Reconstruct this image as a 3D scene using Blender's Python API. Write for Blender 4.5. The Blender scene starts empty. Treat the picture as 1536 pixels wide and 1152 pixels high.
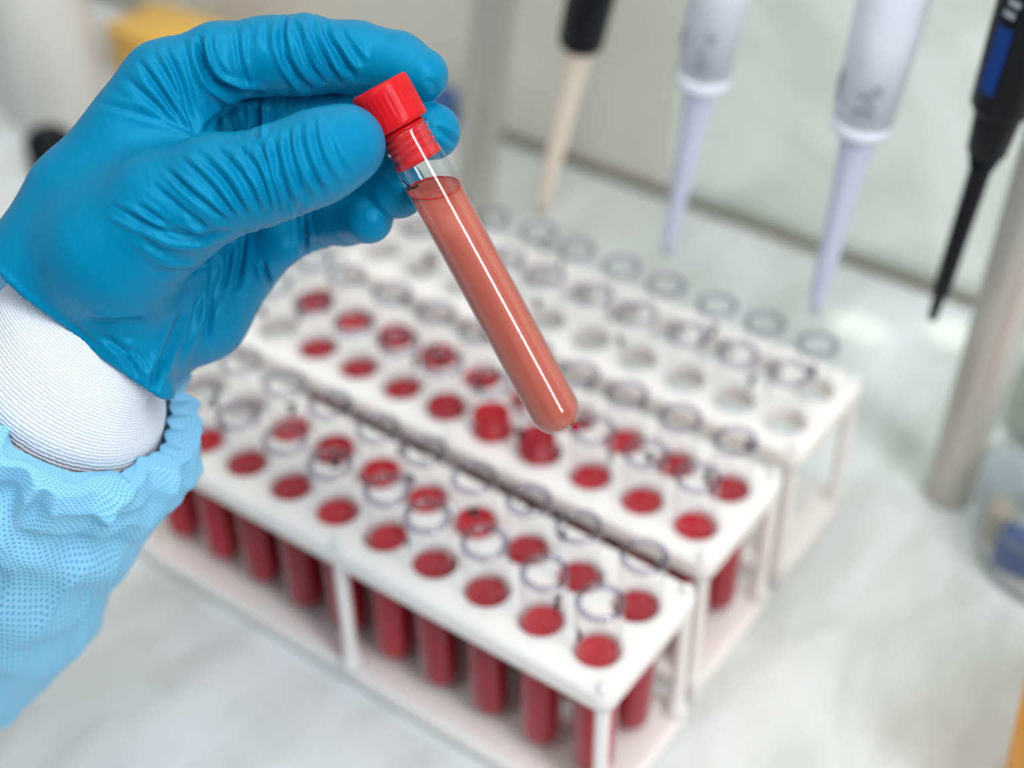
import bpy, bmesh, math, random
import numpy as np
from mathutils import Matrix, Vector

random.seed(7)
PI = math.pi
C = bpy.context.scene.collection

# ------------------------------------------------------------------ camera
U = 0.022                       # rack hole pitch in metres
ZT = 3.25                       # rack top plate above the table, in pitches
FPX = 2200.0
RV = np.array([2.1707602424424697, 0.6957226040677646, -0.34479223426444977])
TV = np.array([1.2433210183868602, 3.8390817097802135, 21.32560260361713])


def rodrigues(r):
    t = np.linalg.norm(r); k = r / t
    K = np.array([[0, -k[2], k[1]], [k[2], 0, -k[0]], [-k[1], k[0], 0]])
    return np.eye(3) + np.sin(t) * K + (1 - np.cos(t)) * K @ K


R = rodrigues(RV)
CAM = (-R.T @ TV + np.array([0, 0, ZT])) * U     # metres, table top is z = 0
RIGHT, UP, BACK = R[0], -R[1], -R[2]

cam_data = bpy.data.cameras.new('camera')
cam_data.sensor_width = 36.0
cam_data.lens = FPX / 1536 * 36
cam_data.clip_start = 0.01
cam_data.dof.use_dof = True
cam_data.dof.focus_distance = 0.360
cam_data.dof.aperture_fstop = 5.6
cam = bpy.data.objects.new('camera', cam_data)
C.objects.link(cam)
cam.matrix_world = Matrix(((RIGHT[0], UP[0], BACK[0], CAM[0]),
                           (RIGHT[1], UP[1], BACK[1], CAM[1]),
                           (RIGHT[2], UP[2], BACK[2], CAM[2]), (0, 0, 0, 1)))
sc = bpy.context.scene
sc.camera = cam

# ------------------------------------------------------------------ light
sc.view_settings.view_transform = 'Standard'
sc.view_settings.look = 'None'
sc.view_settings.gamma = 1
sc.view_settings.exposure = -0.50
sc.cycles.use_denoising = True
sc.cycles.max_bounces = 16
sc.cycles.transparent_max_bounces = 40

world = bpy.data.worlds.new('world'); sc.world = world
world.use_nodes = True
bg = world.node_tree.nodes['Background']
bg.inputs[0].default_value = (0.84, 0.93, 1.0, 1)
bg.inputs[1].default_value = 0.52


def camvec(x, y, z):            # camera axes (right, up, towards camera) to world
    return x * RIGHT + y * UP + z * BACK


def area(name, pos, target, sx, sy, power, color=(1, 1, 1), along=None):
    d = bpy.data.lights.new(name, 'AREA')
    d.shape = 'RECTANGLE'; d.size = sx; d.size_y = sy
    d.energy = power; d.color = color
    o = bpy.data.objects.new(name, d); C.objects.link(o)
    z = Vector(pos) - Vector(target); z.normalize()
    y = Vector(along) if along is not None else Vector((0, 0, 1))
    x = y.cross(z); x.normalize(); y = z.cross(x)
    o.matrix_world = Matrix(((x[0], y[0], z[0], pos[0]), (x[1], y[1], z[1], pos[1]), (x[2], y[2], z[2], pos[2]), (0, 0, 0, 1)))
    return o


HANDREF = CAM - 0.367 * BACK    # where the tube is held
# strip lamp up to the right behind the photographer: the long streak along the glass
dirv = camvec(0.49 * 0.887, 0.49 * 0.48, 0.87)
area('strip_lamp', HANDREF + dirv * 1.25, HANDREF, 0.24, 1.5, 24, (0.97, 0.97, 1.0), camvec(0.462, -0.887, 0))
# ceiling panel over the bench
area('ceiling_panel', np.array([-0.35, -0.05, 1.7]), np.array([-0.05, 0.10, 0.0]), 1.3, 1.3, 7.0, (1.0, 0.93, 0.80), (0, 1, 0))
# window daylight from the right
area('window_light', HANDREF + camvec(0.87, 0.42, 0.20) * 1.35, HANDREF, 0.28, 1.2, 8, (0.86, 0.94, 1.0), camvec(0.462, -0.887, 0))
# added fill light with no visible source, brightening the back wall and pipettes
area('back_fill_light', np.array([-0.10, -0.05, 0.85]), np.array([-0.10, 0.34, 0.12]), 1.1, 0.10, 2.5, (0.97, 1.0, 0.95), (1, 0, 0))


def glint_spot(target, size_deg, power):     # added unseen spot, imitates a bright reflection on the bench
    d = bpy.data.lights.new('glint_spot', 'SPOT'); d.energy = power; d.spot_size = math.radians(size_deg); d.spot_blend = 0.5
    d.shadow_soft_size = 0.004; d.color = (1.0, 1.0, 0.86)
    o = bpy.data.objects.new('glint_spot', d); C.objects.link(o)
    p = Vector(target) + Vector((0.75, -0.10, 0.95)); o.location = p
    o.rotation_euler = (Vector(target) - p).to_track_quat('-Z', 'Y').to_euler()


# ------------------------------------------------------------------ helpers


def ray(px, py):
    return R.T @ np.array([(px - 768) / FPX, (py - 576) / FPX, 1.0])


def on_table(px, py, z=0.0):    # point of the horizontal plane z seen at a pixel
    d = ray(px, py); s = (z - CAM[2]) / d[2]
    return CAM + s * d


def on_plane(px, py, p0, n):
    d = ray(px, py); s = np.dot(np.asarray(p0) - CAM, n) / np.dot(d, n)
    return CAM + s * d


def at_depth(px, py, depth):
    return CAM + depth * ray(px, py)


def new_mat(name):
    m = bpy.data.materials.new(name); m.use_nodes = True
    nt = m.node_tree
    return m, nt, nt.nodes, nt.links, nt.nodes['Principled BSDF']


def setc(sock, c):
    sock.default_value = (c[0], c[1], c[2], 1)


def srgb(r, g, b):
    f = lambda v: (v / 255 / 12.92) if v / 255 <= 0.04045 else ((v / 255 + 0.055) / 1.055) ** 2.4
    return (f(r), f(g), f(b))


def simple(name, c, rough=0.4, spec=0.5, metal=0.0, var=0.05, scale=60, bump=0.0, sss=0.0, coat=0.0, rad=0.004):
    m, nt, N, L, b = new_mat(name)
    tc = N.new('ShaderNodeTexCoord')
    no = N.new('ShaderNodeTexNoise'); no.inputs['Scale'].default_value = scale; no.inputs['Detail'].default_value = 4
    L.new(tc.outputs['Object'], no.inputs['Vector'])
    mx = N.new('ShaderNodeMix'); mx.data_type = 'RGBA'
    setc(mx.inputs[6], [v * (1 - var) for v in c]); setc(mx.inputs[7], [min(1, v * (1 + var)) for v in c])
    L.new(no.outputs['Fac'], mx.inputs[0]); L.new(mx.outputs[2], b.inputs['Base Color'])
    b.inputs['Roughness'].default_value = rough
    b.inputs['Metallic'].default_value = metal
    b.inputs['Specular IOR Level'].default_value = spec
    b.inputs['Coat Weight'].default_value = coat
    if sss:
        b.inputs['Subsurface Weight'].default_value = sss
        b.inputs['Subsurface Radius'].default_value = (rad, rad * 0.8, rad * 0.75)
        b.inputs['Subsurface Scale'].default_value = 1.0
    if bump:
        bp = N.new('ShaderNodeBump'); bp.inputs['Strength'].default_value = bump; bp.inputs['Distance'].default_value = 0.001
        L.new(no.outputs['Fac'], bp.inputs['Height']); L.new(bp.outputs[0], b.inputs['Normal'])
    return m


def thin_glass(name, tint=(0.97, 0.98, 0.985), edge=(0.45, 0.47, 0.52), blend=0.22, gloss=0.03, refl=1.0, f0=0.05):
    # thin wall: clear through the middle, longer path through the glass at its rims, mirror by Fresnel
    m, nt, N, L, b = new_mat(name)
    N.remove(b)
    out = N['Material Output']
    lw = N.new('ShaderNodeLayerWeight'); lw.inputs['Blend'].default_value = blend
    mx = N.new('ShaderNodeMix'); mx.data_type = 'RGBA'
    setc(mx.inputs[6], tint); setc(mx.inputs[7], edge)
    L.new(lw.outputs['Facing'], mx.inputs[0])
    tr = N.new('ShaderNodeBsdfTransparent'); L.new(mx.outputs[2], tr.inputs[0])
    gl = N.new('ShaderNodeBsdfGlossy'); gl.inputs['Roughness'].default_value = gloss
    setc(gl.inputs[0], (refl, refl, refl))
    lf = N.new('ShaderNodeLayerWeight'); lf.inputs['Blend'].default_value = 0.5
    pw = N.new('ShaderNodeMath'); pw.operation = 'POWER'; pw.inputs[1].default_value = 5.0
    fr = N.new('ShaderNodeMath'); fr.operation = 'MULTIPLY_ADD'; fr.inputs[1].default_value = 0.90; fr.inputs[2].default_value = f0
    L.new(lf.outputs['Facing'], pw.inputs[0]); L.new(pw.outputs[0], fr.inputs[0])
    ms = N.new('ShaderNodeMixShader')
    L.new(fr.outputs[0], ms.inputs[0]); L.new(tr.outputs[0], ms.inputs[1]); L.new(gl.outputs[0], ms.inputs[2])
    L.new(ms.outputs[0], out.inputs['Surface'])
    return m


def link(name, me, mat=None, parent=None, smooth=True):
    if mat is not None:
        me.materials.append(mat)
    if smooth:
        me.polygons.foreach_set('use_smooth', [True] * len(me.polygons))
    o = bpy.data.objects.new(name, me); C.objects.link(o)
    if parent is not None:
        o.parent = parent
    return o


def bm_obj(name, bm, mat=None, parent=None, smooth=True):
    me = bpy.data.meshes.new(name)
    bmesh.ops.recalc_face_normals(bm, faces=bm.faces[:])
    bm.to_mesh(me); bm.free()
    return link(name, me, mat, parent, smooth)


def py_obj(name, V, F, mat=None, parent=None, smooth=True):
    me = bpy.data.meshes.new(name)
    me.from_pydata([tuple(v) for v in V], [], F); me.update()
    return link(name, me, mat, parent, smooth)


def tag(o, label=None, cat=None, group=None, kind=None):
    if label: o['label'] = label
    if cat: o['category'] = cat
    if group: o['group'] = group
    if kind: o['kind'] = kind
    return o


def empty(name, mw, label, cat, group=None):
    o = bpy.data.objects.new(name, None); C.objects.link(o)
    o.empty_display_size = 0.01
    if isinstance(mw, Matrix): o.matrix_world = mw
    else: o.location = tuple(mw)
    return tag(o, label, cat, group)


def frame(origin, zaxis, hint=(1, 0, 0)):
    z = Vector(zaxis).normalized(); x = Vector(hint); x = (x - z * x.dot(z)).normalized(); y = z.cross(x)
    return Matrix(((x[0], y[0], z[0], origin[0]), (x[1], y[1], z[1], origin[1]), (x[2], y[2], z[2], origin[2]), (0, 0, 0, 1)))


def lathe(bm, prof, n=32, sx=1.0, sy=1.0, cap0=False, cap1=False, cx=0, cy=0):
    rings = []
    for z, r in prof:
        if r < 1e-7:
            rings.append([bm.verts.new((cx, cy, z))])
        else:
            rings.append([bm.verts.new((cx + sx * r * math.cos(2 * PI * k / n), cy + sy * r * math.sin(2 * PI * k / n), z)) for k in range(n)])
    for a, b in zip(rings, rings[1:]):
        for k in range(n):
            k2 = (k + 1) % n
            if len(a) == 1 and len(b) == 1: continue
            if len(a) == 1: bm.faces.new((a[0], b[k], b[k2]))
            elif len(b) == 1: bm.faces.new((a[k], a[k2], b[0]))
            else: bm.faces.new((a[k], a[k2], b[k2], b[k]))
    if cap0 and len(rings[0]) > 1: bm.faces.new(rings[0][::-1])
    if cap1 and len(rings[-1]) > 1: bm.faces.new(rings[-1])
    return rings


def lathe_obj(name, prof, mat, parent=None, n=32, **k):
    bm = bmesh.new(); lathe(bm, prof, n, **k)
    return bm_obj(name, bm, mat, parent)


def rbox(bm, x0, x1, y0, y1, z0, z1, bev=0.0, seg=2):
    r = bmesh.ops.create_cube(bm, size=1.0)
    vs = r['verts']
    for v in vs:
        v.co = Vector(((x0 + x1) / 2 + v.co.x * (x1 - x0), (y0 + y1) / 2 + v.co.y * (y1 - y0), (z0 + z1) / 2 + v.co.z * (z1 - z0)))
    if bev:
        es = list({e for v in vs for e in v.link_edges})
        bmesh.ops.bevel(bm, geom=es, offset=bev, segments=seg, affect='EDGES', profile=0.5)


def rrect(x0, x1, y0, y1, r, n=6):
    pts = []
    for cx, cy, a0 in ((x1 - r, y1 - r, 0), (x0 + r, y1 - r, 90), (x0 + r, y0 + r, 180), (x1 - r, y0 + r, 270)):
        for k in range(n + 1):
            a = math.radians(a0 + 90 * k / n)
            pts.append((cx + r * math.cos(a), cy + r * math.sin(a)))
    return pts


glint_spot(on_table(1290, 492), 1.25, 45)
glint_spot(on_table(1432, 505), 1.25, 45)


# ------------------------------------------------------------------ materials
def worktop_mat():
    m, nt, N, L, b = new_mat('marbled_worktop')
    tc = N.new('ShaderNodeTexCoord')
    n1 = N.new('ShaderNodeTexNoise'); n1.inputs['Scale'].default_value = 9; n1.inputs['Detail'].default_value = 5; n1.inputs['Distortion'].default_value = 1.4
    n2 = N.new('ShaderNodeTexNoise'); n2.inputs['Scale'].default_value = 36; n2.inputs['Detail'].default_value = 6; n2.inputs['Distortion'].default_value = 0.8
    mp = N.new('ShaderNodeMapping'); mp.inputs['Rotation'].default_value = (0, 0, 0.9); mp.inputs['Scale'].default_value = (1.0, 0.45, 1)
    L.new(tc.outputs['Object'], mp.inputs[0]); L.new(mp.outputs[0], n1.inputs['Vector']); L.new(mp.outputs[0], n2.inputs['Vector'])
    cr = N.new('ShaderNodeValToRGB')
    cr.color_ramp.elements[0].position = 0.36; cr.color_ramp.elements[0].color = (*srgb(206, 209, 207), 1)
    cr.color_ramp.elements[1].position = 0.62; cr.color_ramp.elements[1].color = (*srgb(230, 233, 234), 1)
    cr2 = N.new('ShaderNodeValToRGB')
    cr2.color_ramp.elements[0].position = 0.38; cr2.color_ramp.elements[0].color = (0.80, 0.80, 0.78, 1)
    cr2.color_ramp.elements[1].position = 0.56; cr2.color_ramp.elements[1].color = (1, 1, 1, 1)
    L.new(n1.outputs['Fac'], cr.inputs[0]); L.new(n2.outputs['Fac'], cr2.inputs[0])
    mx = N.new('ShaderNodeMix'); mx.data_type = 'RGBA'; mx.blend_type = 'MULTIPLY'; mx.inputs[0].default_value = 0.6
    L.new(cr.outputs[0], mx.inputs[6]); L.new(cr2.outputs[0], mx.inputs[7])
    L.new(mx.outputs[2], b.inputs['Base Color'])
    b.inputs['Roughness'].default_value = 0.32
    return m


def wall_mat(name, c0, c1, rough):
    m, nt, N, L, b = new_mat(name)
    tc = N.new('ShaderNodeTexCoord')
    n1 = N.new('ShaderNodeTexNoise'); n1.inputs['Scale'].default_value = 11; n1.inputs['Detail'].default_value = 3; n1.inputs['Distortion'].default_value = 1.0
    L.new(tc.outputs['Object'], n1.inputs['Vector'])
    cr = N.new('ShaderNodeValToRGB')
    cr.color_ramp.elements[0].position = 0.33; cr.color_ramp.elements[0].color = (*c0, 1)
    cr.color_ramp.elements[1].position = 0.60; cr.color_ramp.elements[1].color = (*c1, 1)
    L.new(n1.outputs['Fac'], cr.inputs[0]); L.new(cr.outputs[0], b.inputs['Base Color'])
    b.inputs['Roughness'].default_value = rough
    return m


M = {}
M['worktop'] = worktop_mat()
M['wall_r'] = wall_mat('wall_panel_painted_reflection', srgb(214, 224, 214), srgb(243, 249, 244), 0.25)  # cloudy greenish reflections painted into the panel colour
M['wall_l'] = wall_mat('warm_grey_wall_panel', srgb(212, 210, 199), srgb(222, 220, 209), 0.45)
M['trim'] = simple('dark_seam', srgb(120, 116, 104), 0.5)
M['rack'] = simple('white_rack_plastic', srgb(240, 234, 230), 0.32, 0.5, var=0.01, sss=0.7, rad=0.010)
M['glass'] = thin_glass('tube_glass', (0.985, 0.99, 0.99), (0.80, 0.81, 0.84), 0.12, f0=0.03)
M['rim'] = thin_glass('tube_rim_glass', (0.78, 0.77, 0.82), (0.44, 0.42, 0.50), 0.35, 0.06)
M['held_glass'] = thin_glass('held_tube_glass', (0.985, 0.99, 0.99), (0.62, 0.67, 0.72), 0.12, 0.012)
M['blood'] = simple('red_blood', (0.44, 0.005, 0.018), 0.33, 0.2, var=0.06, scale=200)
M['blood_dark'] = simple('dark_red_blood', (0.34, 0.006, 0.018), 0.33, 0.2, var=0.06, scale=200)
M['clear_fluid'] = thin_glass('clear_fluid', (0.93, 0.93, 0.88), (0.7, 0.7, 0.62), 0.3)
M['ink'] = simple('black_ink', (0.012, 0.012, 0.016), 0.5)
M['red_cap'] = simple('red_cap_plastic', (0.56, 0.005, 0.010), 0.34, 0.22, var=0.04, scale=150)
M['black'] = simple('black_plastic', (0.003, 0.0035, 0.006), 0.45, 0.2)
M['white_p'] = simple('white_pipette_plastic', srgb(222, 228, 238), 0.35, var=0.02)
M['lilac_p'] = simple('pale_lilac_plastic', srgb(206, 210, 232), 0.4, var=0.02)
M['cream'] = simple('cream_plastic', srgb(232, 219, 200), 0.45, var=0.02)
M['blue_label'] = simple('blue_label', srgb(10, 55, 125), 0.5, 0.2)
M['grey_print'] = simple('grey_print', srgb(150, 158, 166), 0.5)
M['steel'] = simple('brushed_steel', srgb(190, 187, 180), 0.36, metal=0.45, var=0.08, scale=25)
M['yellow'] = simple('yellow_plastic', srgb(238, 188, 90), 0.25, var=0.03)
M['orange'] = simple('orange_plastic', srgb(240, 160, 10), 0.35, var=0.03)
M['navy'] = simple('navy_plastic', srgb(52, 92, 150), 0.4)
M['beige'] = simple('beige_card', srgb(205, 185, 160), 0.6)
M['clear_plastic'] = thin_glass('clear_plastic', (0.90, 0.92, 0.93), (0.62, 0.66, 0.68), 0.35, 0.08)
M['milky'] = simple('milky_plastic', srgb(216, 214, 210), 0.25, var=0.04, scale=20, sss=0.3)

# ------------------------------------------------------------------ setting
bm = bmesh.new(); rbox(bm, -1.1, 0.9, -0.7, 1.0, -0.04, 0.0, 0.002)
top = bm_obj('worktop', bm, M['worktop'], smooth=False)
tag(top, 'pale grey marbled laboratory worktop under the racks and stand', 'worktop')

YW = 15.85 * U
split = on_plane(1015, 100, (0, YW, 0), np.array([0, 1.0, 0]))[0]
bm = bmesh.new(); rbox(bm, split, 0.9, YW, YW + 0.012, 0.0, 0.9, 0.001)
tag(bm_obj('wall_back', bm, M['wall_r'], smooth=False), kind='structure')
bm = bmesh.new(); rbox(bm, -1.1, split - 0.0006, YW - 0.004, YW + 0.012, 0.0, 0.9, 0.001)
tag(bm_obj('wall_back', bm, M['wall_l'], smooth=False), kind='structure')
bm = bmesh.new(); rbox(bm, -1.1, 0.9, YW - 0.0075, YW - 0.0042, 0.0, 0.006, 0.001)
tag(bm_obj('trim_1', bm, M['trim'], smooth=False), kind='structure')

# ------------------------------------------------------------------ tube racks
HR, TR = 0.372 * U, 0.352 * U
ZB = 0.40 * U                   # top of a rack's base plate
ZP = ZT * U                     # top of its top plate
XL, XR, YF, YB = -9.64 * U, 0.64 * U, -0.72 * U, 1.88 * U
ROW = 1.05 * U


def plate_mesh(holes=True):
    bm = bmesh.new()
    z1, z0 = ZP, ZP - 0.36 * U
    bev = 0.07 * U
    outer = rrect(XL, XR, YF, YB, 0.22 * U)
    inner = rrect(XL + bev, XR - bev, YF + bev, YB - bev, 0.17 * U)
    def loop(pts, z): return [bm.verts.new((x, y, z)) for x, y in pts]
    def ring_edges(l): return [bm.edges.new((l[i], l[(i + 1) % len(l)])) for i in range(len(l))]
    def bridge(a, b):
        for i in range(len(a)):
            j = (i + 1) % len(a); bm.faces.new((a[i], a[j], b[j], b[i]))
    lt, lm, lb = loop(inner, z1), loop(outer, z1 - bev), loop(outer, z0)
    bridge(lt, lm); bridge(lm, lb)
    et = [bm.edges.get((lt[i], lt[(i + 1) % len(lt)])) for i in range(len(lt))]
    eb = [bm.edges.get((lb[i], lb[(i + 1) % len(lb)])) for i in range(len(lb))]
    for i in range(10):
        for j in range(2):
            c = [(-i * U + HR * math.cos(2 * PI * k / 28), j * ROW + HR * math.sin(2 * PI * k / 28)) for k in range(28)]
            a, b2 = loop(c, z1), loop(c, z0)
            bridge(a, b2)
            et += [bm.edges.get((a[k], a[(k + 1) % 28])) for k in range(28)]
            eb += [bm.edges.get((b2[k], b2[(k + 1) % 28])) for k in range(28)]
    bmesh.ops.triangle_fill(bm, use_beauty=True, use_dissolve=False, edges=et)
    bmesh.ops.triangle_fill(bm, use_beauty=True, use_dissolve=False, edges=eb)
    bmesh.ops.recalc_face_normals(bm, faces=bm.faces[:])
    me = bpy.data.meshes.new('top_plate'); bm.to_mesh(me); bm.free()
    return me


PLATE = plate_mesh()
PLATE.materials.append(M['rack'])


def base_mesh():
    bm = bmesh.new()
    rbox(bm, XL - 0.02 * U, XR + 0.02 * U, YF - 0.02 * U, YB + 0.02 * U, 0.0, ZB, 0.0016, 2)
    me = bpy.data.meshes.new('base_plate'); bm.to_mesh(me); bm.free()
    me.materials.append(M['rack'])
    return me


BASE = base_mesh()


def post_mesh():
    bm = bmesh.new()
    w = 0.115 * U
    prof = [(ZB - 0.0002, 1.9), (ZB + 0.12 * U, 1.35), (ZB + 0.4 * U, 1.0), (ZP - 0.5 * U, 1.0), (ZP - 0.36 * U, 1.15)]
    lathe(bm, [(z, w * s) for z, s in prof], 16)
    lathe(bm, [(ZP - 0.0005, 0.11 * U), (ZP + 0.02 * U, 0.11 * U), (ZP + 0.075 * U, 0.08 * U), (ZP + 0.09 * U, 0)], 16)   # peg end standing through the plate
    bmesh.ops.recalc_face_normals(bm, faces=bm.faces[:])
    me = bpy.data.meshes.new('post'); bm.to_mesh(me); bm.free()
    me.materials.append(M['rack'])
    me.polygons.foreach_set('use_smooth', [True] * len(me.polygons))
    return me


POST = post_mesh()


def rack(ox, oy, label):
    r = empty('tube_rack', (ox, oy, 0), label, 'tube rack', 'white racks of test tubes')
    for n, me in (('top_plate', PLATE), ('base_plate', BASE)):
        o = bpy.data.objects.new(n, me); C.objects.link(o); o.parent = r
    for px in (XR - 0.16 * U, -4.5 * U, XL + 0.16 * U):
        for py in (YF + 0.15 * U, YB - 0.15 * U):
            o = bpy.data.objects.new('post', POST); C.objects.link(o); o.parent = r
            o.location = (px, py, 0)
    return r


RACKS = [(0.0, 0.0), (-0.13 * U, 3.03 * U), (-0.16 * U, 6.10 * U)]
rack(*RACKS[0], 'white plastic tube rack nearest to the photographer, front of the three')
rack(*RACKS[1], 'white plastic tube rack in the middle of the three racks')
rack(*RACKS[2], 'white plastic tube rack furthest back, holding empty clear tubes')

# tube meshes, origin at the centre of the round bottom on the base plate
TLEN = ZP + 0.98 * U - ZB
WALL = 0.0009


def tube_profile(r, length, n=7):
    p = [(0, 0)]
    for k in range(1, n + 1):
        a = PI / 2 * k / n
        p.append((r - r * math.cos(a), r * math.sin(a)))
    p.append((length, r))
    return p


def share(name, bm, mat):
    bmesh.ops.recalc_face_normals(bm, faces=bm.faces[:])
    me = bpy.data.meshes.new(name); bm.to_mesh(me); bm.free(); me.materials.append(mat)
    me.polygons.foreach_set('use_smooth', [True] * len(me.polygons))
    return me


bm = bmesh.new(); lathe(bm, tube_profile(TR, TLEN), 28); GLASS_ME = share('glass_wall', bm, M['glass'])
bm = bmesh.new()
rr = 0.0012
prof = [(TLEN + rr * math.sin(2 * PI * k / 8), TR - rr * 0.6 + rr * math.cos(2 * PI * k / 8)) for k in range(9)]
lathe(bm, prof, 32); RIM_ME = share('rim', bm, M['rim'])


def liquid_mesh(level, mat):
    bm = bmesh.new()
    r = TR - 0.0006
    p = tube_profile(r, level)
    p += [(level - 0.0003, r - 0.0008), (level - 0.0007, r * 0.6), (level - 0.0008, 0)]
    p[len(p) - 4] = (level, r)
    bm2 = [(z + 0.0006, q) for z, q in p]
    lathe(bm, bm2, 28)
    return share('liquid', bm, mat)


LEVELS = [ZP - ZB + d * U for d in (-0.30, -0.12, 0.02, 0.30)]
LIQ = {}
for li, lv in enumerate(LEVELS):
    for mn in ('blood', 'blood_dark'):
        LIQ[(li, mn)] = liquid_mesh(lv, M[mn])
LIQ['clear'] = liquid_mesh(0.55 * TLEN, M['clear_fluid'])


def ink_mesh(strokes, w=0.0017):
    bm = bmesh.new()
    r = TR + 0.00012
    for st in strokes:
        prev = None
        dense = []
        for a, b in zip(st, st[1:]):
            for k in range(5):
                dense.append((a[0] + (b[0] - a[0]) * k / 5, a[1] + (b[1] - a[1]) * k / 5))
        dense.append(st[-1])
        for i, (s, z) in enumerate(dense):
            a = dense[max(0, i - 1)]; b = dense[min(len(dense) - 1, i + 1)]
            dx, dz = b[0] - a[0], b[1] - a[1]; l = math.hypot(dx, dz) or 1
            nx, nz = -dz / l * w / 2, dx / l * w / 2
            row = []
            for sg in (1, -1):
                ss, zz = s + sg * nx, z + sg * nz
                row.append(bm.verts.new((r * math.cos(ss / r), r * math.sin(ss / r), zz)))
            if prev: bm.faces.new((prev[0], row[0], row[1], prev[1]))
            prev = row
    return share('pen_mark', bm, M['ink'])


mm = 0.001
INK = [ink_mesh([[(0, 0), (3 * mm, 0.5 * mm), (1 * mm, -5 * mm)]]),
       ink_mesh([[(0, 0), (2.5 * mm, -1 * mm), (0.2 * mm, -4 * mm), (3 * mm, -5 * mm)]]),
       ink_mesh([[(0, 0), (-1 * mm, -3 * mm), (2 * mm, -3 * mm)], [(1.5 * mm, 0), (1.2 * mm, -5 * mm)]]),
       ink_mesh([[(0, 0), (0.3 * mm, -5 * mm)], [(1.6 * mm, 0), (3.5 * mm, -1.5 * mm), (1.7 * mm, -2.6 * mm), (3.6 * mm, -4 * mm), (1.8 * mm, -5 * mm)]])]

ORD = ['first', 'second', 'third', 'fourth', 'fifth', 'sixth', 'seventh', 'eighth', 'ninth', 'tenth']
RNAME = ['nearest rack', 'middle rack', 'furthest rack']
# liquid level of every tube by rack, row, column from the right end; '-' is a tube without blood
FILL = {(0, 0): '1111111111', (0, 1): '11121221--',
        (1, 0): '111332111-', (1, 1): '1110112212',
        (2, 0): '----------', (2, 1): '----------'}
DARK = random.Random(3)
for k, (ox, oy) in enumerate(RACKS):
    for j in range(2):
        for i in range(10):
            f = FILL[(k, j)][i]
            what = 'glass tube of red blood' if f != '-' else 'clear glass tube without blood'
            lab = f"{what} in {'front' if j == 0 else 'back'} row of {RNAME[k]}, {ORD[i]} from right end"
            t = empty('test_tube', (ox - i * U, oy + j * ROW, ZB + 0.0002), lab, 'test tube', 'test tubes standing in the racks')
            t.rotation_euler = (random.uniform(-0.012, 0.012), random.uniform(-0.006, 0.022), random.uniform(0, 6.28))
            for nm, me in (('glass_wall', GLASS_ME), ('rim', RIM_ME)):
                o = bpy.data.objects.new(nm, me); C.objects.link(o); o.parent = t
            if f != '-':
                o = bpy.data.objects.new('liquid', LIQ[(int(f), DARK.choice(('blood', 'blood_dark')))]); C.objects.link(o); o.parent = t
            elif k == 2:
                pass
            o = bpy.data.objects.new('pen_mark', random.choice(INK)); C.objects.link(o); o.parent = t
            o.location = (0, 0, TLEN - random.uniform(0.003, 0.010))

# ------------------------------------------------------------------ held tube
A_CV = np.array([0.470, 0.857, 0.215]); A_CV /= np.linalg.norm(A_CV)
A_W = R.T @ A_CV                                  # from cap to round bottom, world
MID = at_depth(707, 385, 0.367)
TLEN_H = 0.0965
# place so that the bottom is at the pixel of the photograph's tip


def along(s): return MID + A_W * s


S_TOP, S_BOT = -0.0477, 0.0513
org = along(S_BOT)
mw = frame(org, -A_W, RIGHT)                      # local z runs from the round bottom up to the cap
held = empty('held_test_tube', mw, 'red-capped glass tube of cloudy pink-brown liquid held in the gloved fingers', 'test tube')
RH = 0.0065
LT = S_BOT - S_TOP                                # whole length with cap
zc0 = LT - 0.0112                                 # underside of the cap
zg1 = zc0 - 0.0012                                # glass lip
prof = []
for k in range(0, 13):
    a = PI / 2 * k / 12
    prof.append((RH - RH * math.cos(a), RH * math.sin(a)))
prof += [(0.02, RH), (0.05, RH), (zg1 - 0.002, RH), (zg1 - 0.0008, RH + 0.0002), (zg1, RH), (zg1, RH - 0.0009)]
lathe_obj('glass_wall', prof, M['held_glass'], held, 192)
# a last drop hanging on the outside of the round bottom, towards the lower right
drop = lathe_obj('drop', [(-0.0013, 0), (-0.0009, 0.0004), (-0.0003, 0.0009), (0.0003, 0.0011), (0.0008, 0.0009), (0.0011, 0)], M['blood_dark'], held, 20)
dx = Vector((0.0026, 0.0, 0.0002)); drop.matrix_local = frame(dx, Vector((-0.10, 0.0, 1)), (1, 0, 0))


def held_liquid_mat():
    m, nt, N, L, b = new_mat('cloudy_pink_brown_liquid')
    tc = N.new('ShaderNodeTexCoord')
    mp = N.new('ShaderNodeMapping'); mp.inputs['Scale'].default_value = (1, 1, 0.06)
    no = N.new('ShaderNodeTexNoise'); no.inputs['Scale'].default_value = 330; no.inputs['Detail'].default_value = 4; no.inputs['Distortion'].default_value = 0.6
    L.new(tc.outputs['Object'], mp.inputs[0]); L.new(mp.outputs[0], no.inputs['Vector'])
    mx = N.new('ShaderNodeMix'); mx.data_type = 'RGBA'
    setc(mx.inputs[6], srgb(160, 66, 52)); setc(mx.inputs[7], srgb(196, 108, 88))
    L.new(no.outputs['Fac'], mx.inputs[0]); L.new(mx.outputs[2], b.inputs['Base Color'])
    b.inputs['Roughness'].default_value = 0.35
    b.inputs['Specular IOR Level'].default_value = 0.25
    b.inputs['Subsurface Weight'].default_value = 0.2
    b.inputs['Subsurface Radius'].default_value = (0.006, 0.003, 0.0025)
    b.inputs['Subsurface Scale'].default_value = 1.0
    return m


M['held_liq'] = held_liquid_mat()
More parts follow.
